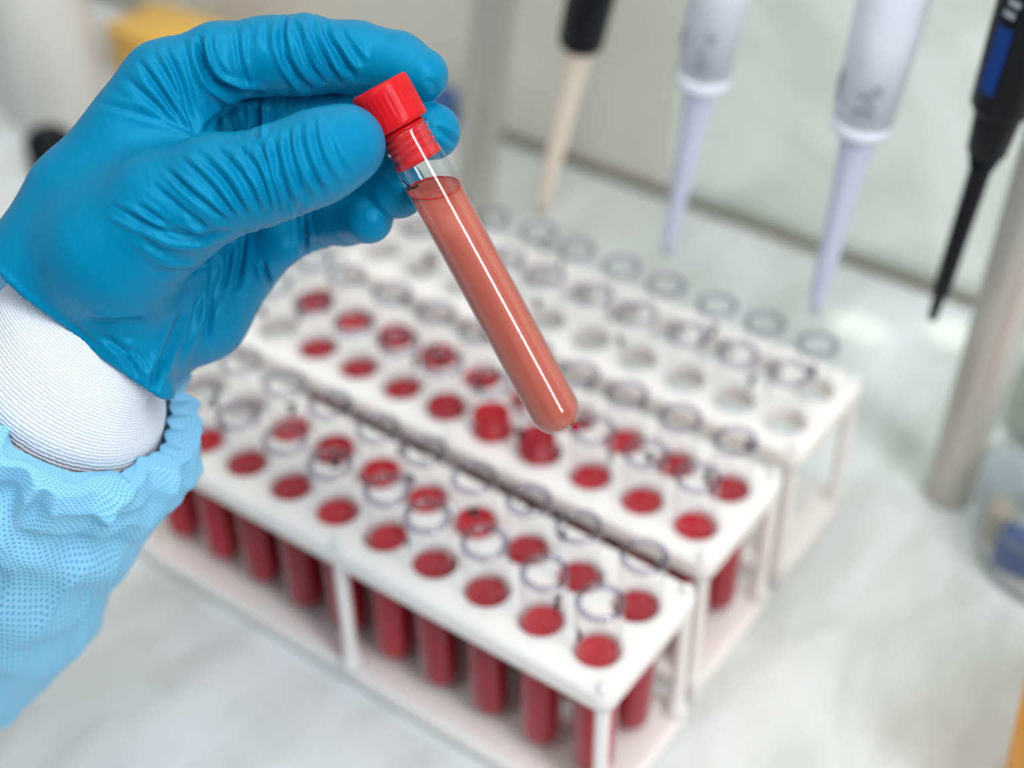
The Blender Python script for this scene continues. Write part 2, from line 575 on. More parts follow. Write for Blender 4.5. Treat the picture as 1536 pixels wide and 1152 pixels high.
# liquid: level surface is horizontal in the room although the tube is tilted
upl = mw.to_3x3().inverted() @ Vector((0, 0, 1))
RL = RH - 0.00022
zl = LT - 0.0283
n = 64
V, F = [], []
rows = [(0.0007 + RL - RL * math.cos(PI / 2 * k / 10), RL * math.sin(PI / 2 * k / 10)) for k in range(1, 11)] + [(0.03, RL), (0.055, RL)]
V.append((0, 0, 0.0007))
for z, r in rows:
    for k in range(n): V.append((r * math.cos(2 * PI * k / n), r * math.sin(2 * PI * k / n), z))
def level(x, y): return zl - 0.62 * (x * upl[0] + y * upl[1]) / upl[2]
for r, dz in ((RL, 0.0), (RL - 0.0004, -0.0004), (RL - 0.0012, -0.0007), (RL * 0.5, -0.0008)):
    for k in range(n):
        x, y = r * math.cos(2 * PI * k / n), r * math.sin(2 * PI * k / n); V.append((x, y, level(x, y) + dz))
V.append((0, 0, zl - 0.0008))
nr = len(rows) + 4
for k in range(n): F.append((0, 1 + (k + 1) % n, 1 + k))
for i in range(nr - 1):
    for k in range(n):
        a, b_ = 1 + i * n + k, 1 + i * n + (k + 1) % n
        F.append((a, b_, b_ + n, a + n))
for k in range(n): F.append((1 + (nr - 1) * n + k, 1 + (nr - 1) * n + (k + 1) % n, len(V) - 1))
py_obj('liquid', V, F, M['held_liq'], held)
# red line where the liquid meets the glass
V, F = [], []
for k in range(n):
    for q in range(6):
        a = 2 * PI * q / 6; r = RL + 0.00005 + 0.00015 * math.cos(a)
        x, y = r * math.cos(2 * PI * k / n), r * math.sin(2 * PI * k / n)
        V.append((x, y, level(x, y) + 0.0001 + 0.00015 * math.sin(a)))
for k in range(n):
    for q in range(6):
        F.append((k * 6 + q, k * 6 + (q + 1) % 6, ((k + 1) % n) * 6 + (q + 1) % 6, ((k + 1) % n) * 6 + q))
tag(py_obj('residue_ring', V, F, M['red_cap'], held), 'thin red ring at the liquid surface')
# cap: ribbed head outside, plug with rings inside the glass
bm = bmesh.new()
RC = 0.00755
nr = 96
rings = []
for z, r, rib in ((zc0, RC - 0.0009, 0), (zc0, RC - 0.0002, 0), (zc0 + 0.0008, RC, 0), (zc0 + 0.0022, RC, 0), (zc0 + 0.0030, RC, 1), (zc0 + 0.0078, RC, 1), (zc0 + 0.0086, RC, 0), (LT - 0.0006, RC - 0.0001, 0), (LT, RC - 0.0007, 0)):
    rings.append([bm.verts.new(((r - (0.00022 if rib and k % 3 == 0 else 0)) * math.cos(2 * PI * k / nr), (r - (0.00022 if rib and k % 3 == 0 else 0)) * math.sin(2 * PI * k / nr), z)) for k in range(nr)])
for a, b_ in zip(rings, rings[1:]):
    for k in range(nr): bm.faces.new((a[k], a[(k + 1) % nr], b_[(k + 1) % nr], b_[k]))
bm.faces.new(rings[-1]); bm.faces.new(rings[0][::-1])
cap = bm_obj('cap', bm, M['red_cap'], held)
bpy.context.view_layer.update()
zp0 = zc0 - 0.0098
pr = [(zp0, 0), (zp0, RH - 0.0008), (zp0 + 0.0002, RH - 0.0003), (zp0 + 0.0018, RH - 0.0003), (zp0 + 0.0021, RH - 0.0009)]
z = zp0 + 0.0032
while z < zc0 - 0.0012:
    pr += [(z, RH - 0.0009), (z + 0.0003, RH - 0.0005), (z + 0.0008, RH - 0.0005), (z + 0.0011, RH - 0.0009)]
    z += 0.0017
pr += [(zc0, RH - 0.0014)]
lathe_obj('cap_plug', pr, M['red_cap'], cap, 64)
# pen mark on the glass under the cap, towards the left
bm = bmesh.new()
r = RH + 0.00015
az = math.atan2((mw.to_3x3().inverted() @ Vector(camvec(-0.70, 0.2, 0.55)))[1], (mw.to_3x3().inverted() @ Vector(camvec(-0.70, 0.2, 0.55)))[0])
for st in ([(-1.7, 2.6), (-0.6, 1.2), (-0.2, 0.0), (1.0, -0.4), (2.6, -0.2)], [(-1.6, 0.6), (-1.2, -0.3), (-0.3, -0.1)]):
    prev = None
    for i, (s, zz) in enumerate(st):
        a = st[max(0, i - 1)]; b_ = st[min(len(st) - 1, i + 1)]
        dx, dz = b_[0] - a[0], b_[1] - a[1]; l = math.hypot(dx, dz); w = 0.33
        row = []
        for sg in (1, -1):
            ss, z3 = (s - sg * dz / l * w) * mm, (zz + sg * dx / l * w) * mm + zp0 - 0.0042
            row.append(bm.verts.new((r * math.cos(az + ss / r), r * math.sin(az + ss / r), z3)))
        if prev: bm.faces.new((prev[0], row[0], row[1], prev[1]))
        prev = row
bm_obj('pen_mark', bm, M['ink'], held)

# ------------------------------------------------------------------ gloved hand (camera-aligned local frame in mm: x right, y up, z towards the photographer)
D0 = 367.0


def hp(px, py, z):
    d = D0 - z
    return np.array([(px - 768) / FPX * d, (576 - py) / FPX * d, z])


HM = Matrix(((RIGHT[0], UP[0], BACK[0], HANDREF[0]), (RIGHT[1], UP[1], BACK[1], HANDREF[1]), (RIGHT[2], UP[2], BACK[2], HANDREF[2]), (0, 0, 0, 1)))
wr = hp(115, 500, -12)
person = empty('person', HM @ Matrix.Translation(Vector(wr * mm)), "person's forearm and hand in blue glove and gown sleeve, holding up the red-capped tube", 'person')
INV = Vector(wr * mm)

STEP = 0.45
lo = np.array([-148.0, -24.0, -70.0]); hi = np.array([-6.0, 104.0, 34.0])
nx, ny, nz = [int(math.ceil((hi[i] - lo[i]) / STEP)) + 1 for i in range(3)]
gx = (lo[0] + STEP * np.arange(nx)).astype(np.float32)
gy = (lo[1] + STEP * np.arange(ny)).astype(np.float32)
gz = (lo[2] + STEP * np.arange(nz)).astype(np.float32)
BIG = 30.0


def cone_field(a, b, ra, rb, margin=14.0):
    F_ = np.full((nx, ny, nz), BIG, np.float32)
    m0 = np.minimum(a - ra, b - rb) - margin; m1 = np.maximum(a + ra, b + rb) + margin
    i0 = np.clip(((m0 - lo) / STEP).astype(int), 0, [nx - 1, ny - 1, nz - 1]); i1 = np.clip(((m1 - lo) / STEP).astype(int) + 1, 1, [nx, ny, nz])
    X = gx[i0[0]:i1[0], None, None]; Y = gy[None, i0[1]:i1[1], None]; Z = gz[None, None, i0[2]:i1[2]]
    d = b - a; l2 = float(d @ d)
    t = ((X - a[0]) * d[0] + (Y - a[1]) * d[1] + (Z - a[2]) * d[2]) / l2
    t = np.clip(t, 0, 1)
    q = np.sqrt((X - a[0] - t * d[0]) ** 2 + (Y - a[1] - t * d[1]) ** 2 + (Z - a[2] - t * d[2]) ** 2) - (ra + t * (rb - ra))
    F_[i0[0]:i1[0], i0[1]:i1[1], i0[2]:i1[2]] = q
    return F_


def smin(a, b, k):
    h = np.maximum(k - np.abs(a - b), 0) / k
    return np.minimum(a, b) - h * h * k * 0.25


def chain(nodes, k=3.0):
    f = None
    P = [(hp(*n_[:3]), n_[3]) for n_ in nodes]
    for (a, ra), (b, rb) in zip(P, P[1:]):
        c = cone_field(a, b, ra, rb)
        f = c if f is None else smin(f, c, k)
    return f


INDEX = [(250, 130, -4, 11.0), (330, 94, -5, 9.6), (400, 84, -6, 9.4), (455, 82, -6, 9.6), (535, 86, -7, 8.6), (595, 96, -6, 7.7), (632, 113, -3, 6.9)]
MIDDLE = [(295, 160, -24, 10.5), (430, 165, -24, 9.2), (565, 180, -15, 8.0), (648, 197, -6, 7.3)]
RING = [(345, 240, -40, 10.2), (465, 262, -34, 9.2), (550, 276, -22, 8.4), (597, 284, -9, 7.5)]
PINKY = [(390, 365, -44, 9.8), (468, 331, -38, 7.4), (520, 327, -24, 6.8), (553, 329, -12, 6.3)]
THUMB = [(175, 375, 3, 17.0), (250, 315, 9, 14.5), (325, 280, 14, 12.2), (385, 269, 16, 10.6), (435, 252, 17, 10.4), (480, 234, 16.5, 10.4), (518, 217, 14.5, 9.7)]
palm = chain([(250, 130, -4, 11.0), (118, 300, -6, 12.3), (82, 393, -8, 14.8)], 6)
for c in ([(295, 160, -24, 10.5), (120, 390, -20, 15.0)],
          [(345, 240, -38, 10.5), (140, 430, -28, 15.0)],
          [(390, 362, -42, 10.2), (300, 470, -34, 12.5), (195, 515, -24, 13.5)],
          [(400, 385, -30, 5.5), (422, 366, -27, 5.0), (424, 325, -27, 5.2)],
          [(82, 400, -8, 14.8), (185, 520, -18, 14.0)],
          [(47, 455, -10, 15), (160, 600, -18, 14.5)],
          [(230, 200, -6, 11), (170, 380, 0, 16)],
          [(300, 300, -30, 12), (180, 450, -16, 16)],
          [(190, 530, -8, 9), (232, 584, -8, 4.0)]):
    palm = smin(palm, chain(c, 5), 9)
thumb = chain(THUMB, 4)
body = smin(palm, thumb, 7)
idx = chain(INDEX, 3)
body = smin(body, idx, 4)
# web between thumb and index
body = smin(body, chain([(255, 165, -6, 8), (280, 225, -2, 8.0)], 3), 7)
parts_f = [thumb, idx]
rest = None
for ch in (MIDDLE, RING, PINKY):
    f = chain(ch, 3)
    parts_f.append(f)
    rest = f if rest is None else smin(rest, f, 0.7)
f_all = smin(body, rest, 1.0)
# cut off at the wrist opening
pn = np.array([-0.665, -0.715, -0.20]); pn /= np.linalg.norm(pn)
p0 = hp(112, 514, 6)
PLN = (gx[:, None, None] - p0[0]) * pn[0] + (gy[None, :, None] - p0[1]) * pn[1] + (gz[None, None, :] - p0[2]) * pn[2]
f_all = np.maximum(f_all, PLN.astype(np.float32))
del palm, body, rest


def surface_nets(f):
    s = f < 0
    cn = np.zeros([d - 1 for d in f.shape], np.int8)
    off = [(i, j, k) for i in (0, 1) for j in (0, 1) for k in (0, 1)]
    sl = lambda o: tuple(slice(o[a], f.shape[a] - 1 + o[a]) for a in range(3))
    for o in off: cn += s[sl(o)]
    act = (cn > 0) & (cn < 8)
    ids = np.full(act.shape, -1, np.int64)
    cells = np.argwhere(act); ids[act] = np.arange(len(cells))
    acc = np.zeros((len(cells), 3)); cnt = np.zeros(len(cells))
    vals = {o: f[cells[:, 0] + o[0], cells[:, 1] + o[1], cells[:, 2] + o[2]].astype(np.float64) for o in off}
    for o in off:
        for a in range(3):
            if o[a]: continue
            q = list(o); q[a] = 1; q = tuple(q)
            m = (vals[o] < 0) != (vals[q] < 0)
            t = vals[o][m] / (vals[o][m] - vals[q][m])
            p = np.array(o, float)[None, :].repeat(m.sum(), 0); p[:, a] += t
            acc[m] += p; cnt[m] += 1
    V_ = cells + acc / cnt[:, None]
    Fs = []
    for a in range(3):
        b, c = (a + 1) % 3, (a + 2) % 3
        A0 = [slice(None)] * 3; A1 = [slice(None)] * 3
        A0[a] = slice(0, -1); A1[a] = slice(1, None)
        cr = s[tuple(A0)] != s[tuple(A1)]
        e = np.argwhere(cr)
        e = e[(e[:, b] > 0) & (e[:, c] > 0) & (e[:, b] < f.shape[b] - 1) & (e[:, c] < f.shape[c] - 1)]
        inside = s[e[:, 0], e[:, 1], e[:, 2]]
        def g(db, dc):
            q = e.copy(); q[:, b] -= db; q[:, c] -= dc
            return ids[q[:, 0], q[:, 1], q[:, 2]]
        quad = np.stack([g(1, 1), g(0, 1), g(0, 0), g(1, 0)], 1)
        quad[~inside] = quad[~inside][:, ::-1]
        Fs.append(quad)
    return V_, np.concatenate(Fs)


Vh, Fh = surface_nets(f_all)
gi = np.clip(np.round(Vh).astype(int), 0, np.array(f_all.shape) - 1)
own = np.stack([p[gi[:, 0], gi[:, 1], gi[:, 2]] for p in parts_f], 1)    # distance to thumb, index, middle, ring, little
pd = PLN[gi[:, 0], gi[:, 1], gi[:, 2]]
Vh = lo + Vh * STEP
del f_all, parts_f, PLN


def relax(V_, F_, it, w=0.5):
    n_ = len(V_)
    a = np.concatenate([F_[:, i] for i in range(4)] * 2); b = np.concatenate([F_[:, (i + 1) % 4] for i in range(4)] + [F_[:, i - 1] for i in range(4)])
    deg = np.bincount(a, minlength=n_)[:, None]
    for _ in range(it):
        m = np.stack([np.bincount(a, weights=V_[b, k], minlength=n_) for k in range(3)], 1) / deg
        V_ = V_ + w * (m - V_)
    return V_


def normals(V_, F_):
    fn = np.cross(V_[F_[:, 2]] - V_[F_[:, 0]], V_[F_[:, 3]] - V_[F_[:, 1]])
    N_ = np.stack([np.bincount(F_.ravel(), weights=np.repeat(fn[:, k], 4), minlength=len(V_)) for k in range(3)], 1)
    return N_ / (np.linalg.norm(N_, axis=1, keepdims=True) + 1e-12)


Vh = relax(Vh, Fh, 4)
Nh = normals(Vh, Fh)


def vnoise(seed):               # smooth periodic-free value noise in 1 or 2 dimensions
    rg = np.random.RandomState(seed); tab = rg.rand(64, 64)
    def f(u, v):
        iu, iv = np.floor(u).astype(int), np.floor(v).astype(int); fu, fv = u - iu, v - iv
        fu, fv = fu * fu * (3 - 2 * fu), fv * fv * (3 - 2 * fv)
        g = lambda a, b: tab[(iu + a) % 64, (iv + b) % 64]
        return (g(0, 0) * (1 - fu) + g(1, 0) * fu) * (1 - fv) + (g(0, 1) * (1 - fu) + g(1, 1) * fu) * fv
    return f


def chain_coords(nodes):
    P = np.array([hp(*n_[:3]) for n_ in nodes]); best = np.full(len(Vh), 1e9); S = np.zeros(len(Vh)); Rr = np.zeros((len(Vh), 3)); s0 = 0
    for a, b in zip(P, P[1:]):
        d = b - a; L_ = np.linalg.norm(d); t = np.clip((Vh - a) @ d / L_ ** 2, 0, 1)
        q = Vh - a - t[:, None] * d; dd = np.linalg.norm(q, axis=1); m = dd < best
        best[m] = dd[m]; S[m] = s0 + t[m] * L_; Rr[m] = q[m]; s0 += L_
    return S, Rr, s0


disp = np.zeros(len(Vh))
view = -(Vh - np.array([0, 0, D0])); view /= np.linalg.norm(view, axis=1, keepdims=True)
facing = (Nh * view).sum(1)
# soft cross folds all round each finger, strongest at the joints
for fi, (nodes, joints, amp) in enumerate(((THUMB, (62, 44), 0.20), (INDEX, (35, 62), 0.20), (MIDDLE, (25, 47), 0.30), (RING, (24, 40), 0.28), (PINKY, (16, 28), 0.22))):
    S, Rr, tot = chain_coords(nodes)
    ang = np.arctan2(Rr[:, 2], Rr[:, 1])
    w = np.clip(1.0 - own[:, fi] / 2.5, 0, 1) * (own[:, fi] < own.min(1) + 1.0)
    nz1, nz2 = vnoise(fi + 1), vnoise(fi + 20)
    ph = S * 0.42 + 1.5 * nz1(np.cos(ang) * 1.3 + 9, np.sin(ang) * 1.3 + S * 0.06 + 9)
    rid = 1 - np.abs(2 * nz2(ph * 1.3, np.cos(ang) * 0.8 + np.sin(ang) * 0.7 + 7) - 1)
    rid = rid ** 2.2
    jm = np.clip(sum(np.exp(-((S - j) / 9.0) ** 2) for j in joints), 0.25, 1.0) * np.clip((tot - 5 - S) / 8.0, 0, 1)
    disp += amp * w * jm * (rid - 0.3) * 1.6
# folds of the glove as the photograph shows them: polylines over the front of the hand
FOLDS = [  # (points, depth mm, half width mm)
    ([(165, 308), (205, 330), (240, 346), (280, 357), (318, 355), (345, 345)], 0.75, 0.9),
    ([(205, 305), (240, 330), (270, 346), (300, 352)], 0.5, 0.8),
    ([(224, 272), (255, 300), (285, 324), (315, 346), (332, 350)], 0.45, 0.8),
    ([(248, 252), (280, 283), (310, 310), (345, 335)], 0.5, 0.8),
    ([(268, 238), (300, 265), (330, 298), (360, 332)], 0.5, 0.8),
    ([(290, 230), (320, 252), (348, 285), (372, 326)], 0.55, 0.8),
    ([(323, 222), (350, 246), (372, 280), (392, 322)], 0.55, 0.8),
    ([(350, 215), (376, 240), (395, 275), (405, 316)], 0.45, 0.8),
    ([(411, 205), (414, 235), (424, 275), (438, 316)], 0.8, 0.9),
    ([(385, 212), (402, 245), (414, 285), (424, 318)], 0.5, 0.8),
    ([(432, 190), (432, 225), (446, 270), (462, 305)], 0.55, 0.8),
    ([(450, 183), (452, 220), (468, 262), (490, 298)], 0.5, 0.8),
    ([(470, 172), (472, 210), (488, 252), (512, 288)], 0.35, 0.8),
    ([(488, 165), (492, 200), (505, 240), (530, 275)], 0.2, 0.9),
    ([(200, 352), (245, 380), (285, 388), (322, 376)], 0.45, 0.9),
    ([(214, 366), (262, 392), (300, 392), (324, 382)], 0.3, 0.8),
    ([(222, 408), (268, 412), (312, 398)], 0.25, 1.0),
    ([(147, 153), (194, 166), (255, 184), (300, 200)], 0.25, 0.9),
    ([(183, 111), (222, 146), (262, 184), (285, 200)], 0.5, 0.9),
    ([(205, 88), (236, 130), (264, 172), (292, 205)], 0.5, 0.9),
    ([(226, 78), (255, 120), (278, 165), (298, 205)], 0.4, 0.9),
    ([(246, 68), (268, 112), (285, 160), (300, 204)], 0.55, 0.9),
    ([(275, 58), (284, 95), (292, 140), (300, 175)], 0.35, 0.9),
    ([(298, 52), (301, 80), (309, 108), (328, 130), (360, 143), (400, 146)], 1.3, 1.2),
    ([(382, 150), (386, 175), (380, 205)], 0.9, 1.0),
    ([(335, 150), (345, 175), (352, 205)], 0.4, 1.0),
    ([(445, 300), (456, 340), (456, 385)], 0.6, 0.9),
    ([(316, 48), (318, 78), (328, 104), (345, 122)], 0.45, 0.8),
    ([(354, 38), (356, 75), (364, 108), (378, 140)], 0.35, 0.7),
    ([(376, 36), (374, 70), (376, 96)], 0.25, 0.7),
    ([(424, 26), (420, 55), (426, 90), (450, 124), (470, 138)], 0.8, 0.9),
    ([(438, 28), (450, 58), (462, 95), (488, 128)], 0.6, 0.8),
    ([(462, 28), (474, 60), (488, 92), (512, 126)], 0.55, 0.9),
    ([(480, 32), (498, 66), (516, 98), (534, 122)], 0.7, 1.1),
    ([(505, 40), (520, 66), (545, 98)], 0.35, 1.0),
    ([(400, 30), (398, 60), (402, 84)], 0.2, 0.7),
    ([(320, 378), (318, 430), (316, 470), (308, 512)], 0.6, 1.1),
    ([(366, 344), (362, 390), (354, 430), (345, 455)], 0.6, 1.1),
    ([(345, 365), (340, 410), (330, 450)], 0.4, 1.0),
    ([(392, 390), (402, 420), (408, 440)], 0.5, 0.9),
    ([(280, 462), (255, 520), (232, 570), (222, 600)], 0.8, 1.3),
    ([(300, 440), (285, 500), (262, 550), (240, 590)], 0.4, 1.1),
    ([(136, 484), (180, 487), (220, 482)], 0.4, 1.0),
    ([(100, 484), (140, 520), (185, 565), (216, 598)], 0.45, 1.2),
    ([(150, 505), (180, 520), (195, 545), (215, 588)], 0.5, 1.1),
    ([(186, 520), (205, 530), (208, 550)], 0.4, 0.9),
    ([(230, 462), (262, 455), (290, 445)], 0.3, 1.0),
    ([(60, 470), (90, 500), (120, 545)], 0.25, 1.2),
    ([(540, 340), (556, 348), (574, 345)], 0.15, 0.9),
    ([(640, 118), (652, 130), (648, 142)], 0.2, 0.9),
    ([(652, 190), (668, 204), (688, 220)], 0.35, 0.9),
    ([(300, 205), (330, 175), (360, 160)], 0.3, 1.2),
]
pxv = 768 + FPX * Vh[:, 0] / (D0 - Vh[:, 2]); pyv = 576 - FPX * Vh[:, 1] / (D0 - Vh[:, 2])
mmpx = (D0 - Vh[:, 2]) / FPX
fw = np.clip((facing - 0.05) / 0.4, 0, 1)
rg = np.random.RandomState(5)
FINE = []
for pts, dep, hw in FOLDS:          # each fold is accompanied by finer ones beside it
    for _ in range(2):
        off = rg.uniform(-9, 9, 2); k0 = rg.randint(0, max(1, len(pts) - 2)); sub = pts[k0:k0 + 3]
        if len(sub) >= 2:
            FINE.append(([(x + off[0], y + off[1]) for x, y in sub], dep * 0.4, hw * 0.7))
for pts, dep, hw in FOLDS + FINE:
    P = np.array(pts, float)
    # smooth the polyline
    for _ in range(2):
        Q = [P[0]]
        for a, b in zip(P, P[1:]): Q += [a * 0.75 + b * 0.25, a * 0.25 + b * 0.75]
        Q.append(P[-1]); P = np.array(Q)
    pad = 30
    sel = np.where((pxv > P[:, 0].min() - pad) & (pxv < P[:, 0].max() + pad) & (pyv > P[:, 1].min() - pad) & (pyv < P[:, 1].max() + pad) & (fw > 0))[0]
    best = np.full(len(sel), 1e9); tt = np.zeros(len(sel)); L_ = np.r_[0, np.cumsum(np.linalg.norm(np.diff(P, axis=0), axis=1))]
    x, y = pxv[sel], pyv[sel]
    for i, (a, b) in enumerate(zip(P, P[1:])):
        d = b - a; l2 = d @ d + 1e-9; t = np.clip(((x - a[0]) * d[0] + (y - a[1]) * d[1]) / l2, 0, 1)
        q = np.hypot(x - a[0] - t * d[0], y - a[1] - t * d[1]); m = q < best
        best[m] = q[m]; tt[m] = (L_[i] + t[m] * math.sqrt(l2)) / L_[-1]
    best *= mmpx[sel]
    taper = np.clip(np.minimum(tt, 1 - tt) * 4.5, 0, 1) ** 0.8
    hw = hw * 0.85
    prof_ = -1.1 * np.exp(-(best / hw) ** 1.35) + 0.55 * np.exp(-((best - 2.1 * hw) / (1.1 * hw)) ** 2)
    disp[sel] += dep * 1.6 * taper * prof_ * fw[sel]
# rolled bead of the glove's opening
disp *= np.clip(-pd / 4.0, 0.0, 1)
disp += 0.5 * np.exp(-((pd + 1.2) / 0.9) ** 2) * (np.abs((Nh * pn).sum(1)) < 0.8)
Vh = Vh + Nh * disp[:, None]
me = bpy.data.meshes.new('glove')
Vl = (Vh - wr) * mm
me.vertices.add(len(Vl)); me.vertices.foreach_set('co', Vl.ravel())
me.loops.add(len(Fh) * 4); me.loops.foreach_set('vertex_index', Fh.ravel())
me.polygons.add(len(Fh)); me.polygons.foreach_set('loop_start', np.arange(len(Fh)) * 4); me.polygons.foreach_set('loop_total', np.full(len(Fh), 4))
me.update(); me.validate()


def glove_mat():
    m, nt, N, L, b = new_mat('blue_nitrile')
    tc = N.new('ShaderNodeTexCoord')
    no = N.new('ShaderNodeTexNoise'); no.inputs['Scale'].default_value = 900; no.inputs['Detail'].default_value = 2
    n2 = N.new('ShaderNodeTexNoise'); n2.inputs['Scale'].default_value = 160; n2.inputs['Detail'].default_value = 4; n2.inputs['Distortion'].default_value = 1.5
    mp = N.new('ShaderNodeMapping'); mp.inputs['Rotation'].default_value = (0, 0, 0.7); mp.inputs['Scale'].default_value = (1, 0.35, 1)
    L.new(tc.outputs['Object'], no.inputs['Vector']); L.new(tc.outputs['Object'], mp.inputs[0]); L.new(mp.outputs[0], n2.inputs['Vector'])
    mx = N.new('ShaderNodeMix'); mx.data_type = 'RGBA'
    setc(mx.inputs[6], (0.0, 0.168, 0.325)); setc(mx.inputs[7], (0.0, 0.195, 0.375))
    L.new(n2.outputs['Fac'], mx.inputs[0]); L.new(mx.outputs[2], b.inputs['Base Color'])
    b.inputs['Roughness'].default_value = 0.40
    b.inputs['Specular IOR Level'].default_value = 0.5
    b.inputs['Specular Tint'].default_value = (0.10, 0.70, 1.0, 1)
    b1 = N.new('ShaderNodeBump'); b1.inputs['Strength'].default_value = 0.12; b1.inputs['Distance'].default_value = 0.0004
    b2 = N.new('ShaderNodeBump'); b2.inputs['Strength'].default_value = 0.25; b2.inputs['Distance'].default_value = 0.0009
    L.new(no.outputs['Fac'], b1.inputs['Height']); L.new(n2.outputs['Fac'], b2.inputs['Height'])
    L.new(b1.outputs[0], b2.inputs['Normal']); L.new(b2.outputs[0], b.inputs['Normal'])
    return m


M['glove'] = glove_mat()
link('glove', me, M['glove'], person)

# ---- knit cuff and gown sleeve: rings along the forearm, which comes towards the photographer


def sweep(name, stations, nseg, mat, rfun, uvscale):
    """stations: (centre mm, axis, radius along the image width, radius in depth)"""
    V, F, UVs = [], [], []
    for i, (c, ax, r1, r2) in enumerate(stations):
        ax = ax / np.linalg.norm(ax)
        e1 = np.array([0.78, -0.62, 0.0]); e1 -= ax * (e1 @ ax); e1 /= np.linalg.norm(e1)
        e2 = np.cross(ax, e1)
        for k in range(nseg):
            a = 2 * PI * k / nseg
            f, sh = rfun(i, a)
            V.append((c + e1 * r1 * f * math.cos(a) + e2 * r2 * f * math.sin(a) + ax * sh - wr) * mm)
    ns = len(stations)
    for i in range(ns - 1):
        for k in range(nseg):
            k2 = (k + 1) % nseg
            F.append((i * nseg + k, i * nseg + k2, (i + 1) * nseg + k2, (i + 1) * nseg + k))
            UVs += [(k / nseg, i / (ns - 1)), ((k + 1) / nseg, i / (ns - 1)), ((k + 1) / nseg, (i + 1) / (ns - 1)), (k / nseg, (i + 1) / (ns - 1))]
    me = bpy.data.meshes.new(name); me.from_pydata([tuple(v) for v in V], [], F); me.update()
    uv = me.uv_layers.new(name='UVMap')
    for l, q in zip(uv.data, UVs): l.uv = (q[0] * uvscale[0], q[1] * uvscale[1])
    return link(name, me, mat, person)


def cuff_mat():
    m, nt, N, L, b = new_mat('white_knit')
    uv = N.new('ShaderNodeUVMap')
    no = N.new('ShaderNodeTexNoise'); no.inputs['Scale'].default_value = 9; no.inputs['Detail'].default_value = 2
    L.new(uv.outputs[0], no.inputs['Vector'])
    mxv = N.new('ShaderNodeMix'); mxv.data_type = 'VECTOR'; mxv.inputs[0].default_value = 0.12
    L.new(uv.outputs[0], mxv.inputs[4]); L.new(no.outputs['Color'], mxv.inputs[5])
    w1 = N.new('ShaderNodeTexWave'); w1.bands_direction = 'Y'; w1.inputs['Scale'].default_value = 1.1; w1.inputs['Distortion'].default_value = 2.4; w1.inputs['Detail'].default_value = 2; w1.inputs['Detail Scale'].default_value = 3
    w2 = N.new('ShaderNodeTexWave'); w2.bands_direction = 'X'; w2.inputs['Scale'].default_value = 2.0; w2.inputs['Distortion'].default_value = 0.8
    L.new(mxv.outputs[1], w1.inputs['Vector']); L.new(mxv.outputs[1], w2.inputs['Vector'])
    ad = N.new('ShaderNodeMath'); ad.operation = 'MULTIPLY_ADD'; ad.inputs[1].default_value = 0.35
    L.new(w2.outputs['Fac'], ad.inputs[0]); L.new(w1.outputs['Fac'], ad.inputs[2])
    cr = N.new('ShaderNodeValToRGB')
    cr.color_ramp.elements[0].color = (*srgb(190, 202, 220), 1); cr.color_ramp.elements[1].color = (*srgb(226, 232, 240), 1); cr.color_ramp.elements[1].position = 0.45
    L.new(ad.outputs[0], cr.inputs[0]); L.new(cr.outputs[0], b.inputs['Base Color'])
    bp = N.new('ShaderNodeBump'); bp.inputs['Strength'].default_value = 0.45; bp.inputs['Distance'].default_value = 0.0007
    L.new(ad.outputs[0], bp.inputs['Height']); L.new(bp.outputs[0], b.inputs['Normal'])
    b.inputs['Roughness'].default_value = 0.85
    b.inputs['Specular IOR Level'].default_value = 0.1
    return m


def gown_mat():
    m, nt, N, L, b = new_mat('pale_blue_nonwoven')
    uv = N.new('ShaderNodeUVMap')
    sx = N.new('ShaderNodeSeparateXYZ'); L.new(uv.outputs[0], sx.inputs[0])
    def math_(op, a, bb=None, c=None):
        q = N.new('ShaderNodeMath'); q.operation = op
        for i, v in enumerate((a, bb, c)):
            if v is None: continue
            if isinstance(v, (int, float)): q.inputs[i].default_value = v
            else: L.new(v, q.inputs[i])
        return q.outputs[0]
    # staggered rows of small pressed dots
    row = math_('FLOOR', sx.outputs[1])
    sh = math_('MULTIPLY', math_('MODULO', row, 2.0), 0.5)
    u = math_('SUBTRACT', math_('FRACT', math_('ADD', sx.outputs[0], sh)), 0.5)
    v = math_('SUBTRACT', math_('FRACT', sx.outputs[1]), 0.5)
    d = math_('SQRT', math_('ADD', math_('MULTIPLY', u, u), math_('MULTIPLY', v, v)))
    mr = N.new('ShaderNodeMapRange'); mr.inputs[1].default_value = 0.20; mr.inputs[2].default_value = 0.34
    L.new(d, mr.inputs[0])
    cr = N.new('ShaderNodeMix'); cr.data_type = 'RGBA'
    setc(cr.inputs[6], srgb(92, 164, 205)); setc(cr.inputs[7], srgb(134, 196, 228))
    L.new(mr.outputs[0], cr.inputs[0])
    L.new(cr.outputs[2], b.inputs['Base Color'])
    bp = N.new('ShaderNodeBump'); bp.inputs['Strength'].default_value = 0.35; bp.inputs['Distance'].default_value = 0.0004
    L.new(mr.outputs[0], bp.inputs['Height']); L.new(bp.outputs[0], b.inputs['Normal'])
    b.inputs['Roughness'].default_value = 0.55
    b.inputs['Specular IOR Level'].default_value = 0.25
    b.inputs['Transmission Weight'].default_value = 0.0
    return m


def lerp(a, b, t): return a + (b - a) * t


